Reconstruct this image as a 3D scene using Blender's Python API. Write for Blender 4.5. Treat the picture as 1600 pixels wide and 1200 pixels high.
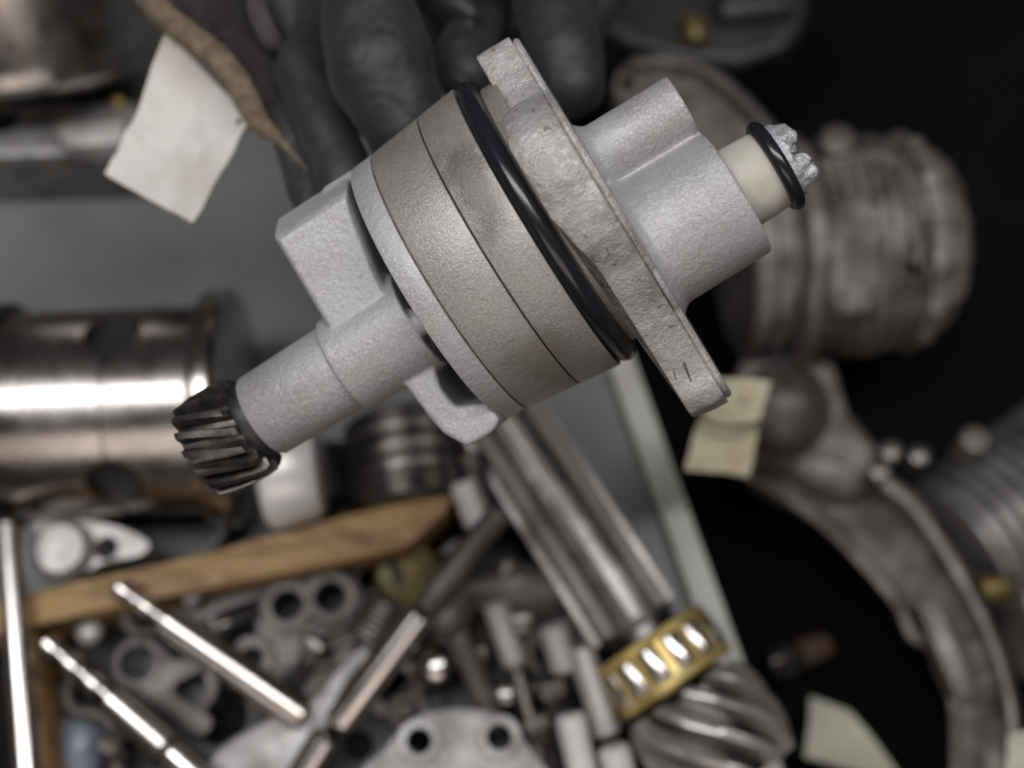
import bpy, bmesh, math, random
from mathutils import Vector, Matrix, noise
random.seed(7)
PI = math.pi
sc = bpy.context.scene
for o in list(bpy.data.objects): bpy.data.objects.remove(o)
C = sc.collection

# ------------------------------------------------------------------ camera
PITCH = math.radians(20); CAM = Vector((0, -0.16, 0.50)); FPX = 1900.0
cd = bpy.data.cameras.new('camera'); cam = bpy.data.objects.new('camera', cd); C.objects.link(cam)
cam.location = CAM; cam.rotation_euler = (PITCH, 0, 0)
cd.sensor_width = 36; cd.lens = 36*FPX/1600; cd.clip_start = .01; cd.clip_end = 50
cd.dof.use_dof = True; cd.dof.focus_distance = 0.272; cd.dof.aperture_fstop = 6.2
sc.camera = cam
# ------------------------------------------------------------------ world, lamps, exposure
w = bpy.data.worlds.new('World'); sc.world = w; w.use_nodes = True
w.node_tree.nodes['Background'].inputs[0].default_value = (0.95, 0.93, 0.95, 1)
w.node_tree.nodes['Background'].inputs[1].default_value = 0.042
def area(name, loc, target, sx, sy, power, col):
    l = bpy.data.lights.new(name, 'AREA'); l.shape = 'RECTANGLE'; l.size = sx; l.size_y = sy; l.energy = power; l.color = col
    o = bpy.data.objects.new(name, l); C.objects.link(o); o.location = loc
    o.rotation_euler = (Vector(target)-Vector(loc)).to_track_quat('-Z', 'Y').to_euler()
    return o
area('ceiling_panel_lamp', (-0.50, -0.02, 1.60), (0, 0, 0.1), 0.45, 1.1, 15.5, (0.98, 0.985, 1.0))
area('ceiling_tube_lamp', (0.50, 0.12, 1.60), (0.1, 0, 0.0), 0.22, 1.1, 11, (0.99, 0.98, 0.97))
area('front_fill_lamp', (-0.05, -1.25, 0.95), (0, 0, 0.1), 1.4, 0.7, 5.5, (1.0, 0.89, 0.81))  # unseen warm fill behind the camera, added to light the fronts
sc.view_settings.view_transform = 'Standard'; sc.view_settings.look = 'None'
sc.view_settings.exposure = 0.0; sc.view_settings.gamma = 1
sc.render.engine = 'CYCLES'
sc.cycles.max_bounces = 8; sc.cycles.use_denoising = True

# ------------------------------------------------------------------ picture-to-place measuring helpers
R_ = Vector((1, 0, 0)); UP_ = Vector((0, math.cos(PITCH), math.sin(PITCH))); VD = Vector((0, math.sin(PITCH), -math.cos(PITCH)))
def ray(px, py): return VD + R_*((px-800)/FPX) + UP_*((600-py)/FPX)
def Dp(px, py, d): return CAM + ray(px, py)*d
def at(px, py, z=0.0):
    r = ray(px, py); return CAM + r*((z-CAM.z)/r.z)

# ------------------------------------------------------------------ materials
def mat(name, col, rough=.5, metal=0., col2=None, nscale=60, ndet=4, nlo=.35, nhi=.65, bump=0., bscale=800, bump2=0., bscale2=120, rvar=0., coat=0., sheen=0.,
        speck=None, sscale=1500, slo=.6, shi=.7, stretch=None, ss=0., spec=.5, pit=None, pscale=900, plo=.66, phi=.72, stain_shade=None):
    m = bpy.data.materials.new(name); m.use_nodes = True
    nt = m.node_tree; N = nt.nodes; L = nt.links; b = N['Principled BSDF']
    b.inputs['Roughness'].default_value = rough; b.inputs['Metallic'].default_value = metal
    b.inputs['Base Color'].default_value = (*col, 1); b.inputs['Coat Weight'].default_value = coat; b.inputs['Sheen Weight'].default_value = sheen
    b.inputs['Specular IOR Level'].default_value = spec
    if ss: b.inputs['Subsurface Weight'].default_value = ss; b.inputs['Subsurface Scale'].default_value = .004
    tc = N.new('ShaderNodeTexCoord'); src = tc.outputs['Object']
    if stretch:
        mp = N.new('ShaderNodeMapping'); mp.inputs['Scale'].default_value = stretch; L.new(src, mp.inputs[0]); src = mp.outputs[0]
    def nz(s, d=4, r=.55):
        n = N.new('ShaderNodeTexNoise'); n.inputs['Scale'].default_value = s; n.inputs['Detail'].default_value = d; n.inputs['Roughness'].default_value = r
        L.new(src, n.inputs['Vector']); return n.outputs['Fac']
    def rng(f, a, bb, c=0., d=1.):
        r = N.new('ShaderNodeMapRange'); r.inputs[1].default_value = a; r.inputs[2].default_value = bb; r.inputs[3].default_value = c; r.inputs[4].default_value = d
        L.new(f, r.inputs[0]); return r.outputs[0]
    colout = None
    if col2:
        f = rng(nz(nscale, ndet), nlo, nhi)
        mx = N.new('ShaderNodeMix'); mx.data_type = 'RGBA'; mx.inputs[6].default_value = (*col, 1); mx.inputs[7].default_value = (*col2, 1)
        L.new(f, mx.inputs[0]); colout = mx.outputs[2]
    if speck:
        f = rng(nz(sscale, 2), slo, shi)
        mx = N.new('ShaderNodeMix'); mx.data_type = 'RGBA'; mx.inputs[7].default_value = (*speck, 1); mx.inputs[6].default_value = (*col, 1)
        if colout: L.new(colout, mx.inputs[6])
        L.new(f, mx.inputs[0]); colout = mx.outputs[2]
    if pit:
        f = rng(nz(pscale, 3), plo, phi)
        mx = N.new('ShaderNodeMix'); mx.data_type = 'RGBA'; mx.inputs[7].default_value = (*pit, 1); mx.inputs[6].default_value = (*col, 1)
        if colout: L.new(colout, mx.inputs[6])
        L.new(f, mx.inputs[0]); colout = mx.outputs[2]
    if stain_shade:
        for (cc, rad, scol) in stain_shade:
            mp = N.new('ShaderNodeMapping'); mp.inputs['Location'].default_value = [-cc[k]/rad[k] for k in range(3)]; mp.inputs['Scale'].default_value = [1/r_ for r_ in rad]
            L.new(tc.outputs['Object'], mp.inputs[0])
            ln = N.new('ShaderNodeVectorMath'); ln.operation = 'LENGTH'; L.new(mp.outputs[0], ln.inputs[0])
            ad = N.new('ShaderNodeMath'); ad.operation = 'ADD'; L.new(ln.outputs['Value'], ad.inputs[0]); L.new(rng(nz(150, 5), .3, .7, -.35, .35), ad.inputs[1])
            f = rng(ad.outputs[0], .35, 1.1, .75, 0)
            mx = N.new('ShaderNodeMix'); mx.data_type = 'RGBA'; mx.inputs[7].default_value = (*scol, 1); mx.inputs[6].default_value = (*col, 1)
            if colout: L.new(colout, mx.inputs[6])
            L.new(f, mx.inputs[0]); colout = mx.outputs[2]
    if colout: L.new(colout, b.inputs['Base Color'])
    if rvar: L.new(rng(nz(nscale*1.7, 3), .3, .7, max(.02, rough-rvar), min(1, rough+rvar)), b.inputs['Roughness'])
    if bump or bump2:
        prev = None
        for (st, s) in ((bump2, bscale2), (bump, bscale)):
            if not st: continue
            bp = N.new('ShaderNodeBump'); bp.inputs['Strength'].default_value = st; bp.inputs['Distance'].default_value = .0006
            L.new(nz(s, 5, .6), bp.inputs['Height'])
            if prev: L.new(prev, bp.inputs['Normal'])
            prev = bp.outputs[0]
        L.new(prev, b.inputs['Normal'])
    return m
M = {}
M['cast'] = mat('cast_aluminium', (.355, .347, .356), .52, .30, (.275, .256, .250), 40, 6, .38, .72, bump=.22, bscale=2000, bump2=.5, bscale2=520, rvar=.08, speck=(.42, .412, .42), sscale=1500, slo=.42, shi=.76, pit=(.24, .225, .215), pscale=600, plo=.68, phi=.74)
M['rough_cast'] = mat('rough_cast_aluminium', (.36, .345, .338), .45, .38, (.26, .235, .22), 60, 6, .40, .72, bump=.5, bscale=1500, bump2=.9, bscale2=330, rvar=.14, speck=(.43, .42, .42), sscale=600, slo=.5, shi=.75, pit=(.17, .15, .135), pscale=380, plo=.67, phi=.72)
M['machined'] = mat('machined_aluminium', (.295, .283, .268), .43, .46, (.20, .184, .166), 28, 6, .42, .75, bump=.3, bscale=2400, bump2=.25, bscale2=800, rvar=.08, speck=(.41, .395, .365), sscale=2200, slo=.44, shi=.78, pit=(.18, .16, .14), pscale=1300, plo=.64, phi=.72,
    stain_shade=[((.0050, .009, .037), (.0062, .017, .03), (.105, .10, .093)), ((-.003, -.030, .024), (.010, .010, .02), (.22, .18, .145))])  # dark smudge near the o-ring; second patch paints the body's warm underside shade
M['core'] = mat('shaded_brown_casting', (.16, .13, .11), .6, .2, (.07, .055, .05), 300, bump=.3, bscale=1500)  # brownish casting, darkened so its colour carries the shade of slot and grooves
M['rubber'] = mat('black_rubber', (.010, .010, .013), .24, 0, bump=.03, bscale=900, rvar=.06)
M['gear'] = mat('dark_gear_steel', (.13, .118, .11), .36, .8, (.055, .05, .048), 200, rvar=.1, bump=.08, bscale=1500)
M['nylon'] = mat('cream_nylon', (.42, .395, .345), .55, 0, (.35, .315, .265), 120, ss=.1, bump=.08, bscale=1500)
M['crumb'] = mat('torn_metal', (.50, .50, .52), .38, .45, (.33, .33, .35), 700, bump=.7, bscale=1500, bump2=.8, bscale2=600)
M['glove'] = mat('black_glove', (.0125, .012, .013), .55, 0, (.020, .019, .021), 70, 5, bump=.3, bscale=2000, bump2=.3, bscale2=170, sheen=.05)
M['suede'] = mat('mauve_suede', (.055, .043, .050), .9, 0, (.026, .021, .025), 110, 5, bump=.5, bscale=1300, bump2=.5, bscale2=220, sheen=.1)
M['hem'] = mat('brown_hem', (.17, .125, .082), .85, 0, (.085, .06, .04), 260, 5, bump=.6, bscale=1400, bump2=.6, bscale2=420)
M['paper'] = mat('white_paper', (.90, .87, .83), .8, 0, (.72, .65, .57), 38, 5, .5, .8, bump=.15, bscale=900, bump2=.5, bscale2=70)
M['cream'] = mat('cream_paper', (.88, .82, .63), .8, 0, (.70, .58, .36), 55, 4, .5, .8, bump2=.3, bscale2=90)
M['sage'] = mat('pale_card', (.72, .72, .60), .8, 0, (.6, .58, .48), 40)
M['steel'] = mat('polished_steel', (.62, .58, .56), .22, 1, (.48, .44, .41), 30, rvar=.05, bump=.03, bscale=500)
M['brushed'] = mat('worn_steel', (.40, .375, .36), .30, 1, (.22, .20, .185), 60, rvar=.1, bump=.1, bscale=700)
M['dsteel'] = mat('oily_dark_steel', (.11, .10, .095), .30, .9, (.045, .04, .038), 60, rvar=.12, bump=.1, bscale=700)
M['dull'] = mat('dull_cast_alloy', (.105, .096, .091), .46, .45, (.040, .034, .031), 55, 5, bump=.3, bscale=700, bump2=.3, bscale2=200, rvar=.1)
M['dusty'] = mat('dusty_grey_casting', (.235, .215, .203), .5, .3, (.075, .064, .058), 55, 6, bump=.5, bscale=600, bump2=.5, bscale2=160, rvar=.1)
M['dark'] = mat('oily_black_casting', (.028, .026, .025), .45, .2, (.012, .011, .011), 50, 5, bump=.3, bscale=500)
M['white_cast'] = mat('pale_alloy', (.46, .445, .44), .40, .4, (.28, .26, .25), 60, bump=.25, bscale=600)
M['wood'] = mat('old_pine', (.31, .185, .072), .62, 0, (.10, .05, .019), 1, 7, .36, .72, bump=.4, bscale=14, stretch=(22, 110, 110), speck=(.38, .255, .115), sscale=3, slo=.5, shi=.75)
M['brass'] = mat('brass', (.52, .41, .16), .38, .55, (.36, .26, .08), 80, rvar=.08)
M['olive'] = mat('olive_brass', (.15, .112, .032), .45, .5, (.085, .062, .024), 80)
M['grey'] = mat('grey_painted_steel', (.150, .155, .152), .5, 0, (.085, .083, .077), 9, 6, bump=.06, bscale=300)
M['pale'] = mat('pale_painted_edge', (.42, .42, .385), .5, 0, (.34, .33, .30), 30, bump=.06, bscale=300)
M['floor'] = mat('black_oily_floor', (.003, .0027, .003), .9, 0, (.005, .0045, .0045), 10, spec=.04)
M['liner'] = mat('dark_tray_liner', (.006, .0055, .006), .9, 0, (.014, .012, .011), 25, spec=.05)
M['rust'] = mat('rusty_steel', (.075, .038, .018), .7, .2, (.03, .017, .01), 80)
M['satin'] = mat('satin_steel', (.42, .40, .39), .40, .45, (.26, .24, .23), 50, rvar=.08, bump=.1, bscale=600)
M['journal'] = mat('ground_journal_steel', (.44, .41, .395), .25, 1, (.28, .245, .225), 26, 6, rvar=.08, bump=.06, bscale=500)
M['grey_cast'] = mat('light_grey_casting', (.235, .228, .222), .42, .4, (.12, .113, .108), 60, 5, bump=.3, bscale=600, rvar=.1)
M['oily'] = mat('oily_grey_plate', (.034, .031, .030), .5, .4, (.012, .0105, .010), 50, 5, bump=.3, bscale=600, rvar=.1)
M['bright'] = mat('bright_gear_steel', (.50, .47, .45), .32, .75, (.33, .30, .28), 50, rvar=.06)
M['worn'] = mat('worn_hardware', (.17, .16, .152), .36, .75, (.06, .054, .05), 60, rvar=.1, bump=.1, bscale=600)
M['pale_cup'] = mat('pale_smooth_alloy', (.68, .65, .64), .35, .3, (.5, .47, .46), 40)
M['hole'] = mat('bore_shade', (.012, .011, .012), .6)  # near-black colour for shade inside drilled holes and behind the rollers
M['blue'] = mat('bluish_plastic', (.22, .25, .32), .35, 0, (.12, .14, .19), 60)

# ------------------------------------------------------------------ mesh helpers
ROOT = {}
def tag(o, label=None, cat=None, group=None, kind=None):
    if label: o['label'] = label
    if cat: o['category'] = cat
    if group: o['group'] = group
    if kind: o['kind'] = kind
    return o
def thing(name, label, cat, loc, group=None, M4=None):
    o = bpy.data.objects.new(name, None); C.objects.link(o); o.empty_display_size = .01
    o.matrix_world = M4 if M4 else Matrix.Translation(loc)
    ROOT[o] = o.matrix_world.copy() if not M4 else M4.copy()
    return tag(o, label, cat, group)
def new(name, bm, m, parent=None, local=False, angle=38, origin=None):
    me = bpy.data.meshes.new(name)
    bmesh.ops.recalc_face_normals(bm, faces=bm.faces)
    for f in bm.faces: f.smooth = True
    bm.to_mesh(me); bm.free()
    return fin(name, me, m, parent, local, angle, origin)
def fin(name, me, m, parent=None, local=False, angle=38, origin=None):
    me.polygons.foreach_set('use_smooth', [True]*len(me.polygons))
    me.set_sharp_from_angle(angle=math.radians(angle))
    me.materials.clear(); me.materials.append(M[m])
    o = bpy.data.objects.new(name, me); C.objects.link(o)
    if parent:
        o.parent = parent
        p = parent
        Mp = ROOT[p]; ROOT[o] = Mp
        if not local: me.transform(Mp.inverted())
        if parent.type == 'MESH': pass
    else:
        c = origin
        if c is None:
            c = sum((v.co for v in me.vertices), Vector())/max(1, len(me.vertices))
            c.z = min(v.co.z for v in me.vertices)
        me.transform(Matrix.Translation(-c)); o.location = c; ROOT[o] = Matrix.Translation(c)
    return o
def frame(a, b, up=Vector((0, 0, 1))):
    x = (b-a).normalized(); y = up.cross(x)
    if y.length < 1e-4: y = Vector((0, 1, 0)).cross(x)
    y.normalize(); z = x.cross(y)
    m = Matrix((x, y, z)).transposed().to_4x4(); m.translation = a
    return m
I4 = Matrix.Identity(4)
def lathe(bm, prof, seg=48, mx=I4, mod=None, c=(0, 0), closed=False):
    rings = []
    for (x, r) in prof:
        if r < 1e-9: rings.append([bm.verts.new(mx @ Vector((x, c[0], c[1])))]); continue
        row = []
        for i in range(seg):
            a = 2*PI*i/seg; rr = r*(mod(x, a) if mod else 1)
            row.append(bm.verts.new(mx @ Vector((x, c[0]+rr*math.cos(a), c[1]+rr*math.sin(a)))))
        rings.append(row)
    pairs = list(zip(rings, rings[1:])) + ([(rings[-1], rings[0])] if closed else [])
    for A, B in pairs:
        for i in range(seg):
            j = (i+1) % seg
            if len(A) == 1 and len(B) == 1: continue
            if len(A) == 1: bm.faces.new((A[0], B[i], B[j]))
            elif len(B) == 1: bm.faces.new((A[i], B[0], A[j]))
            else: bm.faces.new((A[i], B[i], B[j], A[j]))
    return bm
def cyl(bm, x0, x1, r0, r1=None, mx=I4, c=(0, 0), seg=40, bev=0):
    r1 = r0 if r1 is None else r1; s = 1 if x1 > x0 else -1
    if bev: pr = [(x0, 0), (x0, r0-bev), (x0+s*bev*.3, r0-bev*.3), (x0+s*bev, r0), (x1-s*bev, r1), (x1-s*bev*.3, r1-bev*.3), (x1, r1-bev), (x1, 0)]
    else: pr = [(x0, 0), (x0, r0), (x1, r1), (x1, 0)]
    return lathe(bm, pr, seg, mx, None, c)
def tube(bm, a, b, r0, r1=None, seg=20, bev=None):
    L = (b-a).length
    return cyl(bm, 0, L, r0, r1, frame(a, b), seg=seg, bev=r0*.2 if bev is None else bev)
def box(bm, lo, hi, mx=I4):
    vs = [bm.verts.new(mx @ Vector((x, y, z))) for x in (lo[0], hi[0]) for y in (lo[1], hi[1]) for z in (lo[2], hi[2])]
    for f in ((0, 1, 3, 2), (4, 6, 7, 5), (0, 4, 5, 1), (2, 3, 7, 6), (0, 2, 6, 4), (1, 5, 7, 3)): bm.faces.new([vs[i] for i in f])
    return bm
def bevel(bm, off, seg=2, ang=35):
    es = [e for e in bm.edges if len(e.link_faces) == 2 and e.calc_face_angle(0) > math.radians(ang)]
    bmesh.ops.bevel(bm, geom=es, offset=off, segments=seg, affect='EDGES', profile=.6, clamp_overlap=True)
    return bm
def prism(bm, top, dvec, bev=0, seg=2):
    """outline points (Vectors, one plane) swept by dvec"""
    a = [bm.verts.new(p) for p in top]; b = [bm.verts.new(p+dvec) for p in top]; n = len(a)
    bm.faces.new(a); bm.faces.new(list(reversed(b)))
    for i in range(n): j = (i+1) % n; bm.faces.new((a[i], b[i], b[j], a[j]))
    bmesh.ops.recalc_face_normals(bm, faces=bm.faces)
    if bev: bevel(bm, bev, seg)
    return bm
def smooth_loop(pts, n=6):
    """closed Catmull-Rom through pts"""
    out = []; k = len(pts)
    for i in range(k):
        p0, p1, p2, p3 = (Vector(pts[(i+d) % k]) for d in (-1, 0, 1, 2))
        for t in range(n):
            t /= n
            out.append(.5*((2*p1)+(p2-p0)*t+(2*p0-5*p1+4*p2-p3)*t*t+(3*p1-p0-3*p2+p3)*t**3))
    return out
def smooth_line(pts, n=8):
    P = [Vector(p) for p in pts]; P = [2*P[0]-P[1]]+P+[2*P[-1]-P[-2]]; out = []
    for i in range(1, len(P)-2):
        p0, p1, p2, p3 = P[i-1:i+3]
        for t in range(n):
            t /= n
            out.append(.5*((2*p1)+(p2-p0)*t+(2*p0-5*p1+4*p2-p3)*t*t+(3*p1-p0-3*p2+p3)*t**3))
    out.append(P[-2]); return out
def sweep(bm, pts, rad, seg=12, flat=1.0):
    """tube along pts; rad list or number"""
    n = len(pts); rows = []; up = Vector((0, 0, 1))
    for i, p in enumerate(pts):
        d = (pts[min(i+1, n-1)]-pts[max(i-1, 0)]).normalized()
        x = d.cross(up); x = x.normalized() if x.length > 1e-3 else Vector((1, 0, 0)); y = x.cross(d)
        r = rad[i] if isinstance(rad, (list, tuple)) else rad
        rows.append([bm.verts.new(p+x*r*math.cos(2*PI*k/seg)+y*r*flat*math.sin(2*PI*k/seg)) for k in range(seg)])
    for A, B in zip(rows, rows[1:]):
        for k in range(seg): bm.faces.new((A[k], B[k], B[(k+1) % seg], A[(k+1) % seg]))
    bm.faces.new(list(reversed(rows[0]))); bm.faces.new(rows[-1])
    return bm
def capsule(bm, a, b, ra, rb):
    L = (b-a).length; pr = [(-ra, 0)]
    for k in range(1, 7): t = PI/2*k/6; pr.append((-ra*math.cos(t), ra*math.sin(t)))
    for k in range(0, 6): t = PI/2*k/6; pr.append((L+rb*math.sin(t)+1e-6, rb*math.cos(t)))
    pr.append((L+rb, 0))
    return lathe(bm, pr, 24, frame(a, b))
def evaluate(o):
    dg = bpy.context.evaluated_depsgraph_get()
    me = bpy.data.meshes.new_from_object(o.evaluated_get(dg)); old = o.data
    bpy.data.objects.remove(o); bpy.data.meshes.remove(old)
    return me
def fuse(pieces, voxel, smooth=4, factor=.5, disp=None):
    """pieces: list of bmesh; union by voxel remesh, then relaxed: one continuous casting"""
    me = bpy.data.meshes.new('tmp'); big = bmesh.new()
    for p in pieces:
        bmesh.ops.recalc_face_normals(p, faces=p.faces)
        t = bpy.data.meshes.new('t'); p.to_mesh(t); p.free(); big.from_mesh(t); bpy.data.meshes.remove(t)
    big.to_mesh(me); big.free()
    o = bpy.data.objects.new('tmp', me); C.objects.link(o)
    md = o.modifiers.new('r', 'REMESH'); md.mode = 'VOXEL'; md.voxel_size = voxel
    if smooth:
        s = o.modifiers.new('s', 'SMOOTH'); s.iterations = smooth; s.factor = factor
    return evaluate(o)
def cut(bm, cutters):
    """boolean difference of bmesh bm by list of bmesh"""
    bmesh.ops.recalc_face_normals(bm, faces=bm.faces)
    me = bpy.data.meshes.new('tmp'); bm.to_mesh(me); bm.free(); o = bpy.data.objects.new('tmp', me); C.objects.link(o); cs = []
    for c in cutters:
        bmesh.ops.recalc_face_normals(c, faces=c.faces)
        m2 = bpy.data.meshes.new('cut'); c.to_mesh(m2); c.free(); k = bpy.data.objects.new('cut', m2); C.objects.link(k); cs.append(k)
        b = o.modifiers.new('b', 'BOOLEAN'); b.operation = 'DIFFERENCE'; b.solver = 'EXACT'; b.object = k
    me = evaluate(o)
    for k in cs: m2 = k.data; bpy.data.objects.remove(k); bpy.data.meshes.remove(m2)
    return me
def B(): return bmesh.new()
def px2(pts, z): return [at(x, y, z) for x, y in pts]
MMPX = 0.00028   # metres per picture pixel on the bench

# ================================================================== SETTING
FZ = -0.09
bm = B(); box(bm, (-1.5, -1.2, FZ-.02), (1.5, 1.8, FZ)); tag(new('floor', bm, 'floor'), kind='structure')
# grey bench top; its right edge carries a pale folded lip
e0 = at(985, 575, 0); e1 = at(1138, 1000, 0); ed = (e1-e0).normalized(); en = Vector((ed.y, -ed.x, 0));
if en.x > 0: en = -en
ea = e0-ed*.55; eb = e1+ed*.25
bm = B(); prism(bm, [ea, eb, Vector((-1.1, eb.y, 0)), Vector((-1.1, ea.y, 0))], Vector((0, 0, -.03)), .001); 
bench = tag(new('bench_top', bm, 'grey'), kind='structure')
bm = B(); q = Matrix.Translation((0, 0, 0))
prism(bm, [p+Vector((0, 0, .006)) for p in (ea-en*.002, eb-en*.002, eb+en*.0098, ea+en*.0098)], Vector((0, 0, -.04)), .0015)
new('edge_lip', bm, 'pale', bench)

# ================================================================== OIL PUMP (held in the glove)
K = 0.30/FPX                       # metres per pump unit
th = math.radians(31); tl = math.radians(8.6)
T_ = -VD
ud = (R_*math.cos(th)+UP_*math.sin(th))*math.cos(tl)+T_*math.sin(tl)
vd = (-R_*math.sin(th)+UP_*math.cos(th))
wd = ud.cross(vd)
PM = Matrix((ud, vd, wd)).transposed().to_4x4(); PM.translation = Dp(784, 385, .30)
pump = thing('oil_pump', 'grey cast aluminium oil pump with black o-ring held in the gloved hand', 'oil pump', None, M4=PM)
KS = Matrix.Scale(K, 4)
def pnew(name, bm, m, parent=None, angle=38):
    bm.transform(KS); return new(name, bm, m, parent or pump, True, angle)
def pfuse(name, pieces, vox, sm, m, parent=None, angle=60):
    me = fuse(pieces, vox, sm); me.transform(KS); return fin(name, me, m, parent or pump, True, angle)
VC = -6
def ring(name, x0, x1, r0, r1, m='machined', b=2.2, inner=150, seg=160):
    bm = B(); lathe(bm, [(x0, inner), (x0, r0-b), (x0+b*.3, r0-b*.3), (x0+b, r0), ((x0+x1)/2, (r0+r1)/2), (x1-b, r1), (x1-b*.3, r1-b*.3), (x1, r1-b), (x1, inner)], seg, I4, None, (VC, 0), closed=True)
    return pnew(name, bm, m)
ring('end_plate', -131, -93, 229, 231, 'cast', 3)
ring('rotor_ring', -90.5, -3.5, 232, 240, 'machined', 2)
ring('body', -1, 65, 241, 247, 'machined', 2)
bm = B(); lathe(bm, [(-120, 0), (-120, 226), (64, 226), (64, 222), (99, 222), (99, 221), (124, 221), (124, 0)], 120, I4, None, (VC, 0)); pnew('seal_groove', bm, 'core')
bm = B(); lathe(bm, [(81.5+16*math.cos(a), 232.5+16*math.sin(a)) for a in [2*PI*i/20 for i in range(20)]], 200, I4, None, (VC, 0), closed=True); pnew('o_ring', bm, 'rubber')
ring('shoulder', 98, 126, 224, 225, 'machined', 2)

# mounting flange: outline in (v, w)
fl = [(252, 30), (254, 62), (246, 76), (205, 96), (166, 112), (144, 134), (136, 180), (116, 224), (70, 257), (20, 268), (-40, 260), (-92, 238), (-150, 198), (-215, 152), (-300, 112), (-352, 96),
      (-374, 74), (-383, 30), (-374, -40), (-350, -84), (-300, -110), (-200, -190), (-100, -245), (0, -262), (100, -240), (170, -190), (210, -120), (244, -60)]
ol = smooth_loop([(0, a, b) for a, b in fl], 5)
def flange_layer(x0, x1, inset, wob, seed, thick=0):
    bm = B(); n = len(ol); rows = []
    steps = [(x0, 4), (x0+1.2, 1.2), (x0+4, 0), (x0+(x1-x0)*.33, -1), (x0+(x1-x0)*.66, -1), (x1-3.5, 0), (x1-1, 1.2), (x1, 4)]
    cen = Vector((0, -30, 0))
    for (x, ins) in steps:
        row = []; fx = x
        for i, p in enumerate(ol):
            lob = max(0, min(1, (150-p.y)/70))*max(0, min(1, (p.y+120)/90))*max(0, min(1, p.z/80))
            x = fx-lob*thick*(1-(fx-x0)/(x1-x0))
            d = Vector((0, p.y, p.z))-cen; nn = d.normalized()
            t = (Vector(ol[(i+1) % n])-Vector(ol[i-1])).normalized(); no = Vector((0, t.z, -t.y))
            if no.dot(nn) < 0: no = -no
            k = noise.fractal(Vector((x*.02+seed, p.y*.022, p.z*.022)), 1, 2, 4)*wob
            row.append(bm.verts.new(Vector((x, p.y, p.z))-no*(ins+inset-k)))
        rows.append(row)
    for A, Bq in zip(rows, rows[1:]):
        for i in range(n): bm.faces.new((A[i], A[(i+1) % n], Bq[(i+1) % n], Bq[i]))
    bm.faces.new(rows[0]); bm.faces.new(rows[-1])
    return bm
fln = pnew('mounting_flange', flange_layer(119, 177, 0, 7, 0, 18), 'rough_cast', angle=32)
pnew('parting_rim', flange_layer(175.5, 188, 8, 5, 9), 'rough_cast', fln, angle=32)

# tower on the flange: big bore boss and small side boss, one casting with filleted foot
ps = []
TB = (-122, 62); TA = (29, 60)
bm = B(); cyl(bm, 150, 345, 103, 100, c=TB, seg=64); ps.append(bm)
bm = B(); cyl(bm, 150, 343, 52, 49, c=TA, seg=48); ps.append(bm)
bm = B(); box(bm, (150, -70, -20), (338, 12, 44)); ps.append(bm)
for k in range(7):
    t = k/6; e = 26*(1-math.sqrt(max(0, 1-(1-t)**2)))
    for (c_, r_) in ((TB, 102), (TA, 51)):
        bm = B(); cyl(bm, 178, 188+5*k, r_+e, r_+e-2, c=c_, seg=48); ps.append(bm)
me = fuse(ps, 3.0, 7); bm = B(); bm.from_mesh(me)
val = [v for v in bm.verts if 190 < v.co.x < 335 and -62 < v.co.y < 8 and v.co.z > 50]
nb_ = [(v, [e.other_vert(v) for e in v.link_edges]) for v in val]
for _ in range(60):
    nw = [sum((o_.co for o_ in l_), Vector())/len(l_) for v, l_ in nb_]
    for (v, l_), c_ in zip(nb_, nw): v.co = v.co.lerp(c_, .6)
bm.to_mesh(me); bm.free(); me.transform(KS); twr = fin('shaft_tower', me, 'cast', pump, True, 60)
bm = B(); cyl(bm, 330, 404, 64, 61, c=(-118, 62), seg=64, bev=3); pnew('bush', bm, 'nylon', twr)
bm = B(); lathe(bm, [(411+11*math.cos(a), 62+11*math.sin(a)) for a in [2*PI*i/16 for i in range(16)]], 96, I4, None, (-118, 62), closed=True); pnew('shaft_seal', bm, 'rubber', twr)
def crown(x, a): return 1
ps = []
bm = B(); cyl(bm, 402, 432, 58, 58, c=(-118, 62), seg=48); ps.append(bm)
for (a, l, r, rr) in ((30, 14, 18, 40), (54, 15, 18, 40), (116, 13, 18, 40), (138, 15, 19, 40), (215, 14, 18, 40), (290, 14, 18, 40)):
    a = math.radians(a); bm = B(); c0 = Vector((427, -118+rr*math.cos(a), 62+rr*math.sin(a))); capsule(bm, c0, c0+Vector((l, random.uniform(-4, 4), random.uniform(-4, 4))), r, r*.8); ps.append(bm)
me = fuse(ps, 2.4, 2)
for v in me.vertices:
    v.co += Vector([noise.fractal(v.co*.09+Vector((k*17, 0, 0)), 1, 2, 4) for k in range(3)])*(2.4 if v.co.x > 429 else .5)
me.transform(KS); fin('castellated_end', me, 'crumb', twr, True, 30)

# snout casting on the other end
ps = []
SC = (-34, 62)
bm = B(); cyl(bm, -300, -158, 79, 81, c=SC, seg=64); ps.append(bm)
def rbox(lo, hi, r):
    bm = B(); box(bm, lo, hi); bmesh.ops.recalc_face_normals(bm, faces=bm.faces); bevel(bm, r, 3); return bm
def pr_vw(x0, x1, pts):
    bm = B(); return prism(bm, [Vector((x0, a, b)) for a, b in pts], Vector((x1-x0, 0, 0)), 8, 3)
def pr_uv(w0, w1, pts):
    bm = B(); return prism(bm, [Vector((a, b, w0)) for a, b in pts], Vector((0, 0, w1-w0)), 7, 3)
bm = B(); rows = []
for (w_, top, ins) in ((-120, 226, 0), (0, 224, 0), (40, 217, 0), (104, 187, 0), (116, 180, 2), (124, 170, 8)):
    rows.append([bm.verts.new(Vector(p)) for p in ((-278+ins, top, w_), (-142-ins, top, w_), (-151-ins, 140, w_), (-166-ins, 60, w_), (-172-ins, -10, w_), (-278+ins, -10, w_))])
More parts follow.
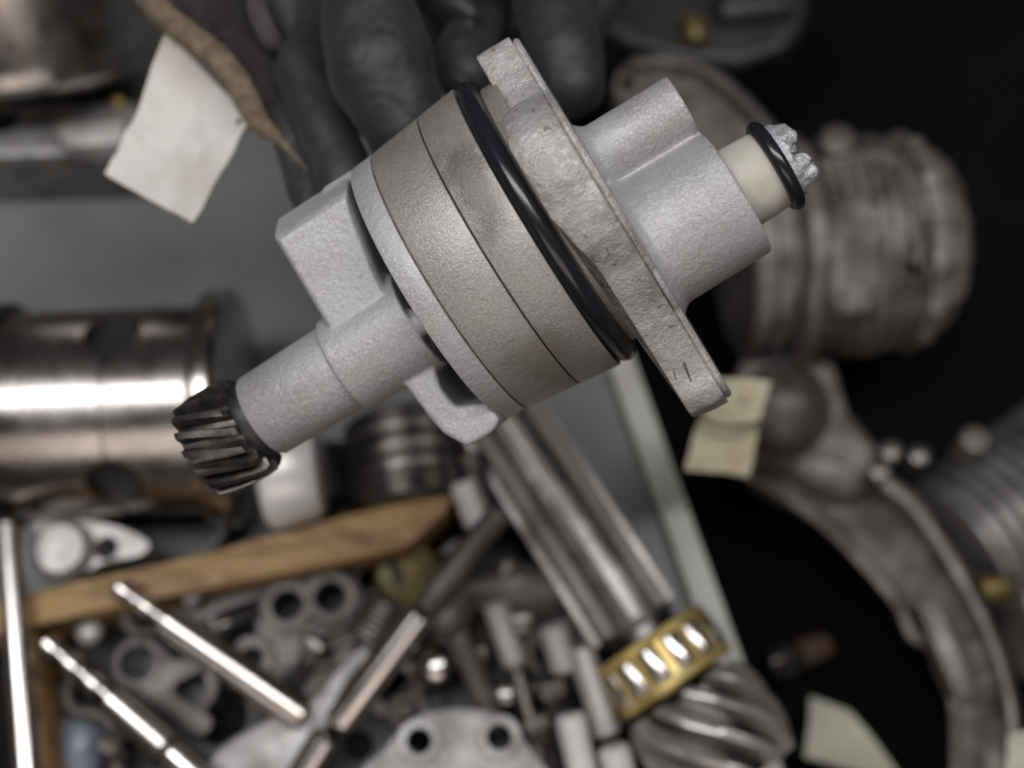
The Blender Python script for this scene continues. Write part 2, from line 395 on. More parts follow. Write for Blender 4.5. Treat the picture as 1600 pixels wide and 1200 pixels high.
for A, Bq in zip(rows, rows[1:]):
    for k in range(6): bm.faces.new((A[k], A[(k+1) % 6], Bq[(k+1) % 6], Bq[k]))
bm.faces.new(rows[0]); bm.faces.new(rows[-1]); ps.append(bm)
ps.append(pr_uv(-100, 96, [(-240, -50), (-226, -108), (-219, -175), (-213, -205), (-192, -240), (-150, -240), (-128, -232), (-128, -198), (-154, -186), (-175, -178), (-180, -143), (-172, -112), (-150, -70), (-150, -50)]))
bm = B(); capsule(bm, Vector((-180, 203, 50)), Vector((-128, 206, 40)), 15, 13); ps.append(bm)
bm = B(); capsule(bm, Vector((-160, -40, 116)), Vector((-128, -50, 126)), 22, 18); ps.append(bm)
ecv = pfuse('end_cover', ps, 3.0, 9, 'cast')
bm = B(); cyl(bm, -200, -130, 120, 150, c=(VC, -100), seg=64); pnew('pocket_core', bm, 'core', ecv)  # dark core put in so the open slot looks deep in shade
bm = B(); lathe(bm, [(-457, 0), (-457, 62), (-455, 66), (-451, 69), (-300, 71.5), (-290, 71.5), (-290, 0)], 80, I4, None, SC); pnew('snout', bm, 'cast', ecv)
# helical drive gear
bm = B(); nt = 16
def tooth(a):
    t = (a*nt/(2*PI)) % 1.0
    return 85 if t < .36 else (85-(t-.36)/.11*19 if t < .47 else (66 if t < .89 else 66+(t-.89)/.11*19))
seg = nt*12; rows = []
xs = [-566, -563, -548, -530, -512, -494, -480, -474]
for x in xs:
    ins = 5 if x in (-566,) else (7 if x == -474 else (1.5 if x in (-563, -480) else 0)); row = []
    for i in range(seg):
        a = 2*PI*i/seg; r = tooth(a)-ins*(1 if tooth(a) > 75 else .1); aa = a+(x+474)*0.46/78
        row.append(bm.verts.new(Vector((x, SC[0]+r*math.cos(aa), SC[1]+r*math.sin(aa)))))
    rows.append(row)
for A, Bq in zip(rows, rows[1:]):
    for i in range(seg): bm.faces.new((A[i], A[(i+1) % seg], Bq[(i+1) % seg], Bq[i]))
bm.faces.new(rows[0]); bm.faces.new(rows[-1])
g = pnew('drive_gear', bm, 'gear', angle=28)
bm = B(); cyl(bm, -478, -452, 64, 64, c=SC, seg=48, bev=2); pnew('thrust_collar', bm, 'dark', g)

# gouges in the flange rim
for (x, y, dx, dy, r_) in ((938, 368, 16, 34, 2.6), (922, 392, 5, 14, 1.8), (1068, 566, 12, 30, 2.4), (1052, 580, 5, 14, 1.6), (833, 172, 3, 12, 2.0)):
    d = Dp(x, y, 1)-CAM; d2 = Dp(x+dx, y+dy, 1)-CAM; inv = PM.inverted(); pts = []
    for dd in (d, d2):
        # where the sight line meets the rim (found by marching towards the outline)
        for k in range(400):
            p = (inv @ (CAM+dd*(.24+.0003*k)))/K
            q = min(ol, key=lambda o_: (o_.y-p.y)**2+((o_.z-p.z)**2 if o_.z > 0 else 1e9))
            if p.z < q.z: break
        pts.append(p)
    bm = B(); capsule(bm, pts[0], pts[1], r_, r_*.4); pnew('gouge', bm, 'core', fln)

# ================================================================== GLOVED HAND
def hand():
    ps = []
    def finger(pts):
        P = [(Dp(x, y, d), r*d/FPX) for x, y, d, r in pts]
        for (a, ra), (b, rb) in zip(P, P[1:]):
            bm = B(); capsule(bm, a, b, ra, rb); ps.append(bm)
    finger([(600, -260, .392, 120), (720, -260, .40, 125), (840, -240, .40, 110)])       # palm
    finger([(440, -150, .412, 75), (452, 20, .408, 52), (470, 90, .404, 40)])
    finger([(560, -40, .412, 70), (700, 60, .41, 80), (830, 20, .41, 75)])
    finger([(640, -200, .392, 120), (760, -190, .395, 120)])
    finger([(720, -260, .40, 140), (780, -620, .43, 135)])                               # wrist
    finger([(600, -200, .405, 60), (540, -40, .402, 44), (478, 92, .362, 42), (472, 112, .357, 44), (508, 195, .346, 46), (552, 310, .336, 46), (600, 400, .338, 40)])
    finger([(640, -160, .372, 85), (566, -40, .342, 62), (580, 40, .332, 80), (596, 110, .327, 86), (632, 190, .327, 70), (668, 300, .334, 56)])
    finger([(452, 190, .356, 30), (470, 260, .350, 32), (500, 345, .342, 34)])
    finger([(760, -120, .412, 62), (750, 30, .392, 40), (722, 96, .362, 48), (728, 120, .358, 47)])
    finger([(860, -160, .392, 78), (862, -10, .370, 62), (886, 90, .357, 60), (896, 132, .354, 52)])
    finger([(940, -150, .40, 60), (948, -20, .385, 40), (905, 60, .372, 34)])
    finger([(720, -140, .385, 46), (698, -5, .368, 36), (738, 22, .362, 14)])
    me = fuse(ps, .0011, 3)
    return me
me = hand()
nrm_ = [v.normal.copy() for v in me.vertices]
for v, nn in zip(me.vertices, nrm_):
    q = v.co.copy(); v.co = q+nn*(.0005*noise.fractal(q*95, 1, 2, 3)-.0022*max(0, .16-abs(noise.noise(q*70+Vector((3, 1, 7))))))
gl = thing('gloved_hand', 'hand in a matte black work glove gripping the oil pump from behind', 'hand', Dp(780, -400, .42))
fin('glove', me, 'glove', gl, angle=80)

# suede cuff with a rolled brown hem, beside the glove
hl = smooth_line([Dp(x, y, d) for x, y, d in ((200, -60, .365), (245, 12, .362), (300, 60, .36), (345, 95, .358), (382, 145, .356), (405, 190, .354), (440, 222, .350), (482, 268, .344))], 10)
n = len(hl); bm = B()
inner = smooth_line([Dp(x, y, d) for x, y, d in ((330, -110, .372), (380, -40, .368), (425, 20, .366), (450, 60, .367), (470, 110, .367), (480, 150, .366), (485, 200, .362), (480, 255, .356))], 10)
rows = []
for i in range(n):
    row = []
    for k in range(9):
        t = k/8; p = hl[i].lerp(inner[i], t)
        p = p+T_*(.004*math.sin(t*PI)+.0022*noise.noise(p*90)+.0012*noise.noise(p*260)); row.append(bm.verts.new(p))
    rows.append(row)
for A, Bq in zip(rows, rows[1:]):
    for k in range(8): bm.faces.new((A[k], A[k+1], Bq[k+1], Bq[k]))
bmesh.ops.solidify(bm, geom=list(bm.faces), thickness=.0015)
cuff = thing('suede_cuff', 'mauve-grey suede cuff with rolled brown hem above the white tag', 'cuff', Dp(330, 0, .366))
new('cuff_panel', bm, 'suede', cuff, angle=80)
bm = B(); rr = [(.0040+.0005*noise.noise(p*400))*(1 if i < n-24 else max(.08, (n-1-i)/24)) for i, p in enumerate(hl)]
sweep(bm, [p+T_*.0022 for p in hl], rr, 16)
for v in bm.verts: v.co += Vector((noise.noise(v.co*700), noise.noise(v.co*700+Vector((9, 0, 0))), noise.noise(v.co*700+Vector((0, 9, 0)))))*.0006
new('hem', bm, 'hem', cuff, angle=80)
# second fold of the cuff towards the fingers
bm = B(); fp = smooth_line([Dp(x, y, d) for x, y, d in ((400, -60, .362), (402, 10, .358), (420, 55, .356), (440, 82, .358))], 8)
sweep(bm, fp, [.0030]*(len(fp)-6)+[.0028, .0026, .0022, .0018, .0012, .0006], 14); new('fold', bm, 'suede', cuff, angle=80)

# ================================================================== PAPER TAGS
def sheet(name, label, corners, m, amp, freq, thick=.0003, n=40, hole=None, bend=0, seed=1):
    bm = B(); a, b, c, d = corners; rows = []; rnd = random.Random(seed)
    nrm = (b-a).cross(d-a).normalized()
    folds = [(rnd.uniform(0, PI), rnd.uniform(.15, .85), rnd.choice((-1, 1))*rnd.uniform(.5, 1.2)) for _ in range(22)]
    for i in range(n+1):
        row = []
        for j in range(n+1):
            s, t = i/n, j/n
            p = a.lerp(b, s).lerp(d.lerp(c, s), t)
            k = .8*noise.noise(p*freq)*amp+.35*noise.noise(p*freq*3)*amp
            for (ph, cc, st) in folds: k += amp*1.25*st*abs((s-.5)*math.cos(ph)+(t-.5)*math.sin(ph)-(cc-.5)*.8)
            row.append(bm.verts.new(p+nrm*k))
        rows.append(row)
    for i in range(n):
        for j in range(n):
            if hole and (i, j) in hole: continue
            bm.faces.new((rows[i][j], rows[i+1][j], rows[i+1][j+1], rows[i][j+1]))
    bmesh.ops.solidify(bm, geom=list(bm.faces), thickness=thick)
    return tag(new(name, bm, m, angle=50), label, 'tag')
hs = {(i, j) for i in range(22, 25) for j in range(2, 5)}
wt = sheet('paper_tag', 'crumpled blank white paper tag hanging under the brown hem', [Dp(272, 68, .372), Dp(402, 198, .366), Dp(312, 361, .360), Dp(168, 276, .364)], 'paper', .0032, 48, hole={(35, 3), (36, 3), (35, 4), (36, 4)}, seed=5)

bm = B(); pe = Dp(381, 190, .3645); lathe(bm, [(0, .0012), (0, .0030), (.0003, .0030), (.0003, .0012)], 28, frame(pe, pe+T_*.01), closed=True); new('eyelet', bm, 'hem', wt)
# ================================================================== LEFT: crankshaft journal, cylinder, castings
def axis_frame(x0, y0, x1, y1, z): return frame(at(x0, y0, z), at(x1, y1, z))
zc = .043
mx = axis_frame(34, 650, 380, 636, zc); L = (at(380, 636, zc)-at(34, 650, zc)).length; r = .041
crank = thing('crankshaft', 'polished steel crankshaft journal with two dark oil holes', 'crankshaft', at(190, 640, 0))
bm = B(); lathe(bm, [(0, 0), (0, r-.002), (.0015, r), (L*.497, r), (L*.502, r-.001), (L*.522, r-.001), (L*.527, r), (L*.86, r), (L*.865, r), (L*.865, 0)], 96, mx)
hs_ = []
for (px, py) in ((186, 522), (203, 750)):
    # aim the drilling from the surface point towards the axis
    best = None
    for k in range(720):
        a = 2*PI*k/720
        for xx in (L*.48, L*.5, L*.52):
            p = mx @ Vector((xx, r*math.cos(a), r*math.sin(a)))
            d = p-CAM; dp = d.dot(VD); u_ = 800+FPX*d.dot(R_)/dp; v_ = 600-FPX*d.dot(UP_)/dp
            e = (u_-px)**2+(v_-py)**2 + (0 if d.dot(p-(mx @ Vector((xx, 0, 0)))) < 0 else 1e6)
            if best is None or e < best[0]: best = (e, p, mx @ Vector((xx, 0, 0)))
    c = B(); p, ax_ = best[1], best[2]; dd = (p-ax_).normalized()
    cyl(c, 0, .022, .0108, mx=frame(p-dd*.014, p+dd*.01), seg=32); hs_.append((c, p, dd))
me = cut(bm, [h[0] for h in hs_]); jr = fin('journal', me, 'journal', crank, angle=35)
for (_, p, dd) in hs_:
    bm = B(); cyl(bm, 0, .002, .0106, mx=frame(p-dd*.0075, p), seg=24); new('oil_hole', bm, 'hole', jr)
bm = B(); lathe(bm, [(L*.866, 0), (L*.866, r+.005), (L*.90, r+.0065), (L*.92, r+.004), (L*.94, r+.004), (L*.96, r+.0065), (L*.985, r+.005), (L, r), (L, 0)], 96, mx); new('thrust_flange', bm, 'steel', crank)
bm = B(); cyl(bm, -.006, -.0002, r+.004, mx=mx, seg=64, bev=.0015); new('web', bm, 'dsteel', crank)
bm = B(); mx2 = axis_frame(410, 742, 500, 730, .045); cyl(bm, 0, .0235, .0225, .020, mx=mx2, seg=64, bev=.005); 
tag(new('bearing_cup', bm, 'pale_cup'), 'pale smooth round cup peeking out below the drive gear', 'bearing cup')
# dark cup under the journal and pale casting
bm = B(); lathe(bm, [(0, 0), (0, .030), (.012, .031), (.016, .029), (.016, .026), (.006, .024), (.006, 0)], 64, Matrix.Translation(at(272, 800, .0)) @ Matrix.Rotation(-PI/2, 4, 'Y')); tag(new('pulley_cup', bm, 'dark'), 'dark grey round cup half hidden under the crankshaft journal', 'cup')
brk = thing('alloy_bracket', 'pale alloy bracket casting with a dark bolt hole above the wooden tray', 'bracket', at(120, 850, 0))
bm = B(); prism(bm, smooth_loop(px2([(40, 800), (70, 795), (120, 808), (185, 822), (232, 846), (218, 868), (165, 878), (128, 896), (92, 886), (66, 852)], .034), 4), Vector((0, 0, -.026)), .006, 4)
p = at(166, 856, .034); c = B(); cyl(c, 0, .03, .0048, mx=frame(p-Vector((0, 0, .02)), p), seg=28); me = cut(bm, [c]); bc_ = fin('casting', me, 'white_cast', brk, angle=50)
bm = B(); cyl(bm, 0, .004, .0046, mx=frame(p-Vector((0, 0, .016)), p), seg=24); new('bolt_hole', bm, 'hole', bc_)
bm = B(); lathe(bm, [(0, .0), (0, .012), (.004, .0115), (.007, .009), (.007, 0)], 40, frame(at(102, 862, .0335), at(102, 862, .0335)+Vector((0, 0, .01)))); new('raised_boss', bm, 'white_cast', bc_)
# upper left cylinder standing on a ledge casting
cyl_t = thing('cylinder_liner', 'large dull steel cylinder in the upper left corner', 'cylinder', at(60, 150, .03))
ca = at(64, 128, .037); cb = ca+Vector((-.012, .095, .088)); mx = frame(ca, cb); rl = .050
bm = B(); lathe(bm, [(0, 0), (0, rl-.010), (.001, rl-.004), (.004, rl), (.012, rl), (.013, rl+.0006), (.13, rl+.0006), (.13, 0)], 96, mx); new('barrel', bm, 'brushed', cyl_t)
bm = B(); lathe(bm, [(-.0022, 0), (-.0022, rl-.012), (-.0002, rl-.010), (-.0002, 0)], 64, mx); new('end_cap', bm, 'dsteel', cyl_t)
blk = thing('engine_block', 'grey machined block with round hole under the large steel cylinder', 'engine block', at(80, 220, 0))
bm = B(); prism(bm, px2([(-260, 160), (215, 158), (222, 238), (-260, 252)], .040), Vector((0, 0, -.0398)), .002)
c1 = B(); cyl(c1, 0, .03, .0075, mx=frame(at(20, 205, .029), at(20, 205, .029)+Vector((0, 0, .02))), seg=32)
c2 = B(); prism(c2, px2([(68, 182), (192, 170), (200, 225), (110, 232), (82, 215)], .047), Vector((0, 0, -.012)), .003)
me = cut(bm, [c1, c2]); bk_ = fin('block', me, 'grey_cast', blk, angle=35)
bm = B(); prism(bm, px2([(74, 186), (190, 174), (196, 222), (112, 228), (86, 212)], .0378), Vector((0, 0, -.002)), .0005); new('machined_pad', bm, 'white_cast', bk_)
bm = B(); cyl(bm, 0, .002, .0073, mx=frame(at(20, 205, .0295), at(20, 205, .0295)+Vector((0, 0, .01))), seg=24); new('bore', bm, 'hole', bk_)
bm = B(); cyl(bm, 0, .006, .0025, mx=frame(at(190, 168, .0395), at(190, 168, .0395)+Vector((0, 0, .01))), seg=16, bev=.0006); new('plug', bm, 'brass', bk_)
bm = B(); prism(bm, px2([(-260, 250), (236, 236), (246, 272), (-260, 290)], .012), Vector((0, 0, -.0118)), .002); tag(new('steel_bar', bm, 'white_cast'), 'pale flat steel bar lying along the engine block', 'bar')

# ================================================================== PISTON behind the snout
pis = thing('piston', 'dark piston with ring grooves lying behind the wooden tray', 'piston', at(640, 730, 0))
pc = at(640, 738, 0); mx = frame(at(652, 800, .0275), at(634, 640, .0275))
rp = .0265; pr = [(0, 0), (0, rp-.002), (.002, rp)]
for g_ in (.012, .020, .028):
    pr += [(g_, rp), (g_+.0002, rp-.003), (g_+.0026, rp-.003), (g_+.0028, rp)]
pr += [(.036, rp), (.038, rp-.002), (.038, rp-.006), (.034, rp-.012), (.034, 0)]
bm = B(); lathe(bm, pr, 80, mx); pb_ = new('piston_body', bm, 'dsteel', pis)
for g_ in (.012, .020, .028):
    bm = B(); lathe(bm, [(g_+.0005, rp-.004), (g_+.0005, rp-.0002), (g_+.0023, rp-.0002), (g_+.0023, rp-.004)], 80, mx, closed=True); new('piston_ring', bm, 'brushed', pb_)
bm = B(); tube(bm, at(505, 700, .012), at(520, 790, .012), .011); tag(new('socket', bm, 'dark'), 'dark upright socket between pale cup and ringed piston', 'socket')

# ================================================================== WOODEN TRAY
tray = thing('wooden_tray', 'old wooden tray full of engine parts at lower left', 'tray', at(380, 1000, 0))
bm = B(); prism(bm, px2([(-40, 945), (300, 868), (560, 800), (712, 766), (695, 800), (634, 853), (400, 903), (170, 950), (36, 984), (-40, 1003)], .045), Vector((0, 0, -.040)), .0012)
for v in bm.verts: v.co += Vector((0, noise.noise(v.co*40)*.0015, noise.noise(v.co*60+Vector((5, 0, 0)))*.001))
new('back_board', bm, 'wood', tray)
bm = B(); prism(bm, px2([(38, 990), (54, 986), (84, 1330), (58, 1330)], .044), Vector((0, 0, -.039)), .001); new('side_board', bm, 'wood', tray)
bm = B(); prism(bm, px2([(-60, 985), (640, 840), (790, 690), (1010, 985), (1130, 1010), (1180, 1400), (-60, 1400)], .0045), Vector((0, 0, -.004))); new('tray_bottom', bm, 'liner', tray)

# ------------------------------------------------------------------ parts in the tray
def plate(name, label, cat, outline, z, t, m, holes=(), n=5, bosses=(), extra=None, bev=.001):
    o = thing(name, label, cat, at(outline[0][0], outline[0][1], 0))
    pts = [at(x, y, z) for x, y in outline]; pts = smooth_loop(pts, n) if n else pts
    bm = B(); prism(bm, pts, Vector((0, 0, -t)), bev)
    cs = []
    for (x, y, rr) in holes:
        c = B(); cyl(c, 0, t+.02, rr, mx=frame(at(x, y, z-t-.006), at(x, y, z+.02)-(at(x, y, z+.02)-at(x, y, z-t-.006))*0), seg=28); cs.append(c)
    # drill straight down
    if holes:
        cs = []
        for (x, y, rr) in holes:
            c = B(); p = at(x, y, z); cyl(c, 0, t+.012, rr, mx=frame(p-Vector((0, 0, t+.006)), p), seg=28); cs.append(c)
        me = cut(bm, cs); cs_ = fin('casting', me, m, o, angle=40)
    else: cs_ = new('casting', bm, m, o)
    for (x, y, ro, ri, h) in bosses:
        p = at(x, y, z); bm = B(); lathe(bm, [(0, ri), (0, ro), (h*.8, ro), (h, ro-h*.2), (h, ri)], 32, frame(p-Vector((0, 0, .001)), p), closed=True); new('boss', bm, m, cs_)
    return o
plate('timing_cover', 'grey alloy cover plate with two round holes inside the tray', 'cover',
      [(395, 950), (430, 915), (500, 895), (555, 905), (575, 940), (640, 950), (620, 990), (560, 1050), (500, 1090), (430, 1060), (370, 1010), (350, 985)], .030, .008, 'dull',
      [(450, 947, .0062), (517, 934, .0062), (378, 985, .006), (395, 1030, .0045)], 4, [(450, 947, .0105, .0063, .003), (517, 934, .0105, .0063, .003), (395, 1030, .009, .0046, .003)])
bm = B()
for (a, b_) in (((470, 1000), (590, 965)), ((480, 1020), (580, 990)), ((440, 1050), (520, 1035))): tube(bm, at(*a, .0315), at(*b_, .0315), .0022, seg=10)
tag(new('rib_strip', bm, 'dull'), 'thin raised strips across the two-hole cover plate', 'strip')
plate('ring_bracket', 'small grey bracket with large eye between the two left rods', 'bracket',
      [(180, 1035), (195, 1005), (225, 995), (255, 1010), (275, 1030), (330, 1010), (350, 1030), (270, 1075), (330, 1120), (310, 1150), (255, 1110), (215, 1085), (188, 1062)], .026, .006, 'dull', [(216, 1036, .0068)], 4, [(216, 1036, .0098, .0069, .002)])
bm = B(); hk = smooth_line([at(x, y, .022) for x, y in ((118, 1050), (104, 1085), (118, 1112), (145, 1115), (175, 1130), (180, 1170), (190, 1230))], 6); sweep(bm, hk, .0038, 10); tag(new('hook', bm, 'dull'), 'curved grey hook under the lower left rod', 'hook')
bm = B(); bmesh.ops.create_icosphere(bm, subdivisions=3, radius=.010, matrix=Matrix.Translation(at(125, 1165, .016)) @ Matrix.Diagonal((1, 1.5, .9, 1))); tag(new('bluish_cap', bm, 'blue'), 'bluish rounded cap at the lower left corner of the tray', 'cap')
GR = 'push rods and valve stems in the tray'
def rod(name, label, a, b, r, m='steel', cat='rod', grooves=0, ball=0, neck=0, collar=None):
    """rod from a to b (px,py,z); grooves: keeper grooves at a"""
    A = at(*a); Bv = at(*b); L = (Bv-A).length; mx = frame(A, Bv); pr = [(0, 0)]
    x = 0
    if grooves:
        for g_ in range(grooves):
            pr += [(x, r*.35), (x+r*.25, r*.72), (x+r*.95, r*.72), (x+r*1.15, r*.38), (x+r*1.7, r*.38)]; x += r*1.7
        pr += [(x+r*.3, r)]
    else: pr += [(0, r*.75), (r*.25, r)]
    if collar:
        for (cx, cr, cl) in collar: pr += [(L*cx, r), (L*cx+.0004, cr), (L*cx+cl, cr), (L*cx+cl+.0004, r)]
    pr += [(L-r*.25, r), (L, r*.75), (L, 0)]
    bm = B(); lathe(bm, pr, 28, mx); return tag(new(name, bm, m), label, cat, GR)
rod('valve_stem', 'bright valve stem with grooved tip resting on the wooden board', (180, 915, .052), (475, 1122, .036), .0060, 'steel', 'valve stem', 2)
rod('valve_stem', 'bright valve stem with grooved tip nearest the bottom left corner', (70, 1000, .046), (262, 1168, .042), .0062, 'steel', 'valve stem', 3)
rod('valve_stem', 'short bright rod end at the bottom edge below the left stems', (262, 1172, .044), (400, 1300, .038), .0058, 'steel', 'rod')
rod('push_rod', 'long bright push rod leaning diagonally across the tray', (660, 955, .058), (528, 1132, .044), .0058, 'steel', 'push rod')
rod('push_rod', 'thin dull rod top continuing the diagonal push rod', (786, 795, .070), (662, 952, .058), .0048, 'dull', 'push rod')
rod('push_rod', 'short bright rod leaving the bottom edge under the diagonal rod', (512, 1148, .042), (440, 1260, .035), .0058, 'steel', 'rod')
rod('push_rod', 'tall polished rod standing along the left edge of the picture', (14, 815, .05), (50, 1300, .05), .0046, 'steel', 'push rod')
rod('push_rod', 'dull brown-grey rod with round head in the middle of the tray', (703, 965, .045), (778, 1140, .030), .0046, 'dull', 'push rod')
rod('push_rod', 'slim bright rod right of the round-headed dull rod', (772, 940, .042), (806, 1040, .034), .0050, 'satin', 'rod')
rod('push_rod', 'bright upright rod touching the tapered end of the wooden board', (722, 752, .05), (748, 822, .045), .0052, 'pale_cup', 'rod')
rod('push_rod', 'grey upright rod between wooden board and splined shaft', (734, 706, .05), (762, 818, .04), .0042, 'brushed', 'rod')
rod('push_rod', 'bright rod standing left of the brass bearing cage', (906, 1010, .045), (950, 1150, .040), .0052, 'satin', 'rod')
rod('push_rod', 'bright rod at the bottom edge left of the helical gear', (890, 1115, .046), (915, 1230, .04), .0054, 'pale_cup', 'rod')
rod('push_rod', 'second bright rod at the bottom edge beside the helical gear', (958, 1165, .046), (980, 1260, .04), .0058, 'pale_cup', 'rod')
rod('push_rod', 'short pale rod end above the bottom rods beside the shaft', (862, 975, .045), (884, 1050, .04), .0055, 'satin', 'rod')
rod('push_rod', 'thin dark rod lying beside the diagonal push rod', (640, 960, .034), (550, 1030, .030), .0032, 'dull', 'rod')
rod('push_rod', 'dark rod descending from the slim bright rod', (806, 1042, .033), (845, 1190, .03), .0042, 'dsteel', 'rod')
# rocker arms and round heads
def ball_part(name, label, cat, px, py, z, r, m, sq=1.0):
    bm = B(); bmesh.ops.create_icosphere(bm, subdivisions=3, radius=r, matrix=Matrix.Translation(at(px, py, z)) @ Matrix.Diagonal((1, 1, sq, 1))); return tag(new(name, bm, m), label, cat)
ps = []
for (a, b_, ra, rb) in (((695, 965, .045), (722, 925, .042), .009, .008), ((722, 925, .042), (800, 915, .036), .008, .009), ((800, 915, .036), (850, 930, .03), .010, .012), ((850, 930, .03), (880, 1000, .024), .010, .008)):
    bm = B(); capsule(bm, at(*a), at(*b_), ra, rb); ps.append(bm)
me = fuse(ps, .0011, 4); fin('tmp', me, 'dull'); bpy.data.objects['tmp'].name = 'rocker_arm'
tag(bpy.data.objects['rocker_arm'], 'curved grey rocker arm between the dull rod and the splined shaft', 'rocker arm')
ball_part('ball_end', 'shiny round ball end in the tray beside the dull rod', 'ball end', 682, 1042, .030, .0085, 'steel')
ball_part('ball_end', 'small round bolt head above the curved rocker arm', 'bolt head', 790, 885, .044, .0050, 'worn', .7)
ball_part('ball_end', 'round pale knob right of the curved rocker arm', 'knob', 815, 968, .038, .0075, 'worn', .8)
ball_part('ball_end', 'small bright knob at the foot of the slim rod', 'knob', 790, 1085, .034, .0055, 'brushed', .8)
bm = B(); tube(bm, at(748, 965, .02), at(765, 1020, .02), .0055); tag(new('copper_sleeve', bm, 'rust'), 'brown sleeve showing behind the slim bright rod', 'sleeve')
bm = B(); cyl(bm, 0, .022, .016, .013, mx=frame(at(640, 900, .004), at(640, 900, .026)), seg=40, bev=.002); tag(new('olive_bush', bm, 'olive'), 'olive brass bush under the tapered end of the wooden board', 'bush')
# flared connecting piece at the bottom
cr = smooth_loop([at(x, y, .034) for x, y in ((560, 1010), (580, 1022), (545, 1065), (520, 1115), (505, 1170), (470, 1260), (350, 1290), (318, 1215), (345, 1165), (420, 1122), (485, 1090), (525, 1045))], 6)
bm = B(); prism(bm, cr, Vector((0, 0, -.012)), .004, 4); tag(new('flared_lever', bm, 'grey_cast'), 'pale flared lever widening towards the bottom edge of the tray', 'lever')
plate('base_casting', 'light grey casting with two bolt holes at the bottom edge', 'casting',
      [(560, 1215), (600, 1170), (640, 1125), (690, 1108), (750, 1108), (800, 1125), (825, 1165), (870, 1230), (870, 1330), (560, 1330)], .040, .014, 'grey_cast', [(655, 1158, .0048), (780, 1152, .0048)], 4,
      [(655, 1158, .0082, .0049, .0025), (780, 1152, .0082, .0049, .0025)])
for k, (x, y, zz) in enumerate(((272, 985, .03), (300, 930, .035), (250, 935, .03))):
    ball_part('small_nut', ('small pale nut beside the left grooved stem', 'bright nut lying against the wooden board', 'little nut just under the wooden board left of the stem')[k], 'nut', x if k else 140, y if k else 988, zz, .0052-.0008*k, 'white_cast' if k < 2 else 'brushed', .7)
plate('small_link', 'narrow grey link plate tucked under the wooden board', 'link', [(270, 955), (330, 915), (400, 905), (420, 925), (350, 955), (290, 985)], .028, .005, 'dull', [], 4)

# more parts under the rods
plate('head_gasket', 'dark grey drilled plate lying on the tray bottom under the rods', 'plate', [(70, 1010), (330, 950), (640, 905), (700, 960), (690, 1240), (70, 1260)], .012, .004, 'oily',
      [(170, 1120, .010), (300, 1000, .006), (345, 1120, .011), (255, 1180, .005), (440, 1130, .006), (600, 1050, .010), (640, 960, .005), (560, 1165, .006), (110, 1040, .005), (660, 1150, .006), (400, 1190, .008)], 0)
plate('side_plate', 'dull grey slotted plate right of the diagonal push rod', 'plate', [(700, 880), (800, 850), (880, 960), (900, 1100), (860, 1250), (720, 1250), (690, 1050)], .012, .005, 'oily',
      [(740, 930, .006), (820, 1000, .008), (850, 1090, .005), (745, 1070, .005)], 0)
def washer(label, px, py, z, ro, ri, h, m, tilt=(0, 0)):
    p = at(px, py, z); mx = Matrix.Translation(p) @ Matrix.Rotation(tilt[0], 4, 'X') @ Matrix.Rotation(tilt[1], 4, 'Y') @ Matrix.Rotation(-PI/2, 4, 'Y')
    bm = B(); lathe(bm, [(0, ri), (0, ro-.0006), (.0006, ro), (h-.0006, ro), (h, ro-.0006), (h, ri)], 40, mx, closed=True); return tag(new('washer', bm, m), label, 'washer', 'loose rings and washers in the tray')
washer('steel ring lying between the curved hook and the large-eyed bracket', 300, 1075, .02, .011, .007, .004, 'dull')
washer('small ring beside the flared lever near the grooved stem', 420, 1085, .022, .009, .005, .003, 'dull', (.2, .1))
washer('dark ring left of the shiny ball end', 615, 1075, .02, .012, .007, .005, 'dsteel', (.1, .2))
washer('pale ring above the light grey casting', 640, 1110, .024, .008, .0045, .004, 'dull', (.3, 0))
washer('thick ring tilted below the curved rocker arm', 850, 1010, .03, .010, .006, .007, 'dull', (.5, .3))
washer('dull ring between the two left grooved stems', 225, 965, .028, .009, .005, .003, 'dull', (-.2, .2))
washer('ring under the tapered board end by the olive bush', 590, 905, .02, .011, .007, .006, 'dsteel', (.3, 0))
def bolt(label, a, b, r_, m='worn'):
    A_ = at(*a); B_ = at(*b); L_ = (B_-A_).length; mx = frame(A_, B_); o = thing('hex_bolt', label, 'bolt', A_, 'loose bolts in the tray')
    bm = B(); cyl(bm, 0, r_*1.4, r_*1.9, mx=mx, seg=6, bev=r_*.2); new('head', bm, m, o)
    pr = [(r_*1.35, 0), (r_*1.35, r_)]; x = L_*.45; pr.append((x, r_))
    while x < L_-r_*.5: pr += [(x+r_*.12, r_*.84), (x+r_*.24, r_)]; x += r_*.24
    pr += [(L_, r_*.7), (L_, 0)]; bm = B(); lathe(bm, pr, 20, mx); new('shank', bm, m, o, angle=60)
bolt('bolt lying across the dark drilled plate above the flared lever', (500, 1000, .036), (455, 1075, .032), .0035)
bolt('bolt between the dull round-headed rod and the slim bright rod', (742, 1010, .034), (770, 1100, .026), .0034)
bolt('bolt standing beside the splined shaft above the bottom rods', (858, 1060, .04), (880, 1160, .03), .0042)
bolt('bolt lying right of the light grey casting', (832, 1120, .034), (868, 1205, .03), .004, 'dull')
bolt('bolt leaning on the bluish cap', (165, 1180, .03), (215, 1110, .026), .0036, 'dull')
bolt('bolt lying under the wooden board beside the narrow link', (330, 985, .026), (405, 955, .03), .0032)
bolt('bolt beneath the tapered board end near the upright rods', (700, 850, .03), (735, 905, .026), .0036)
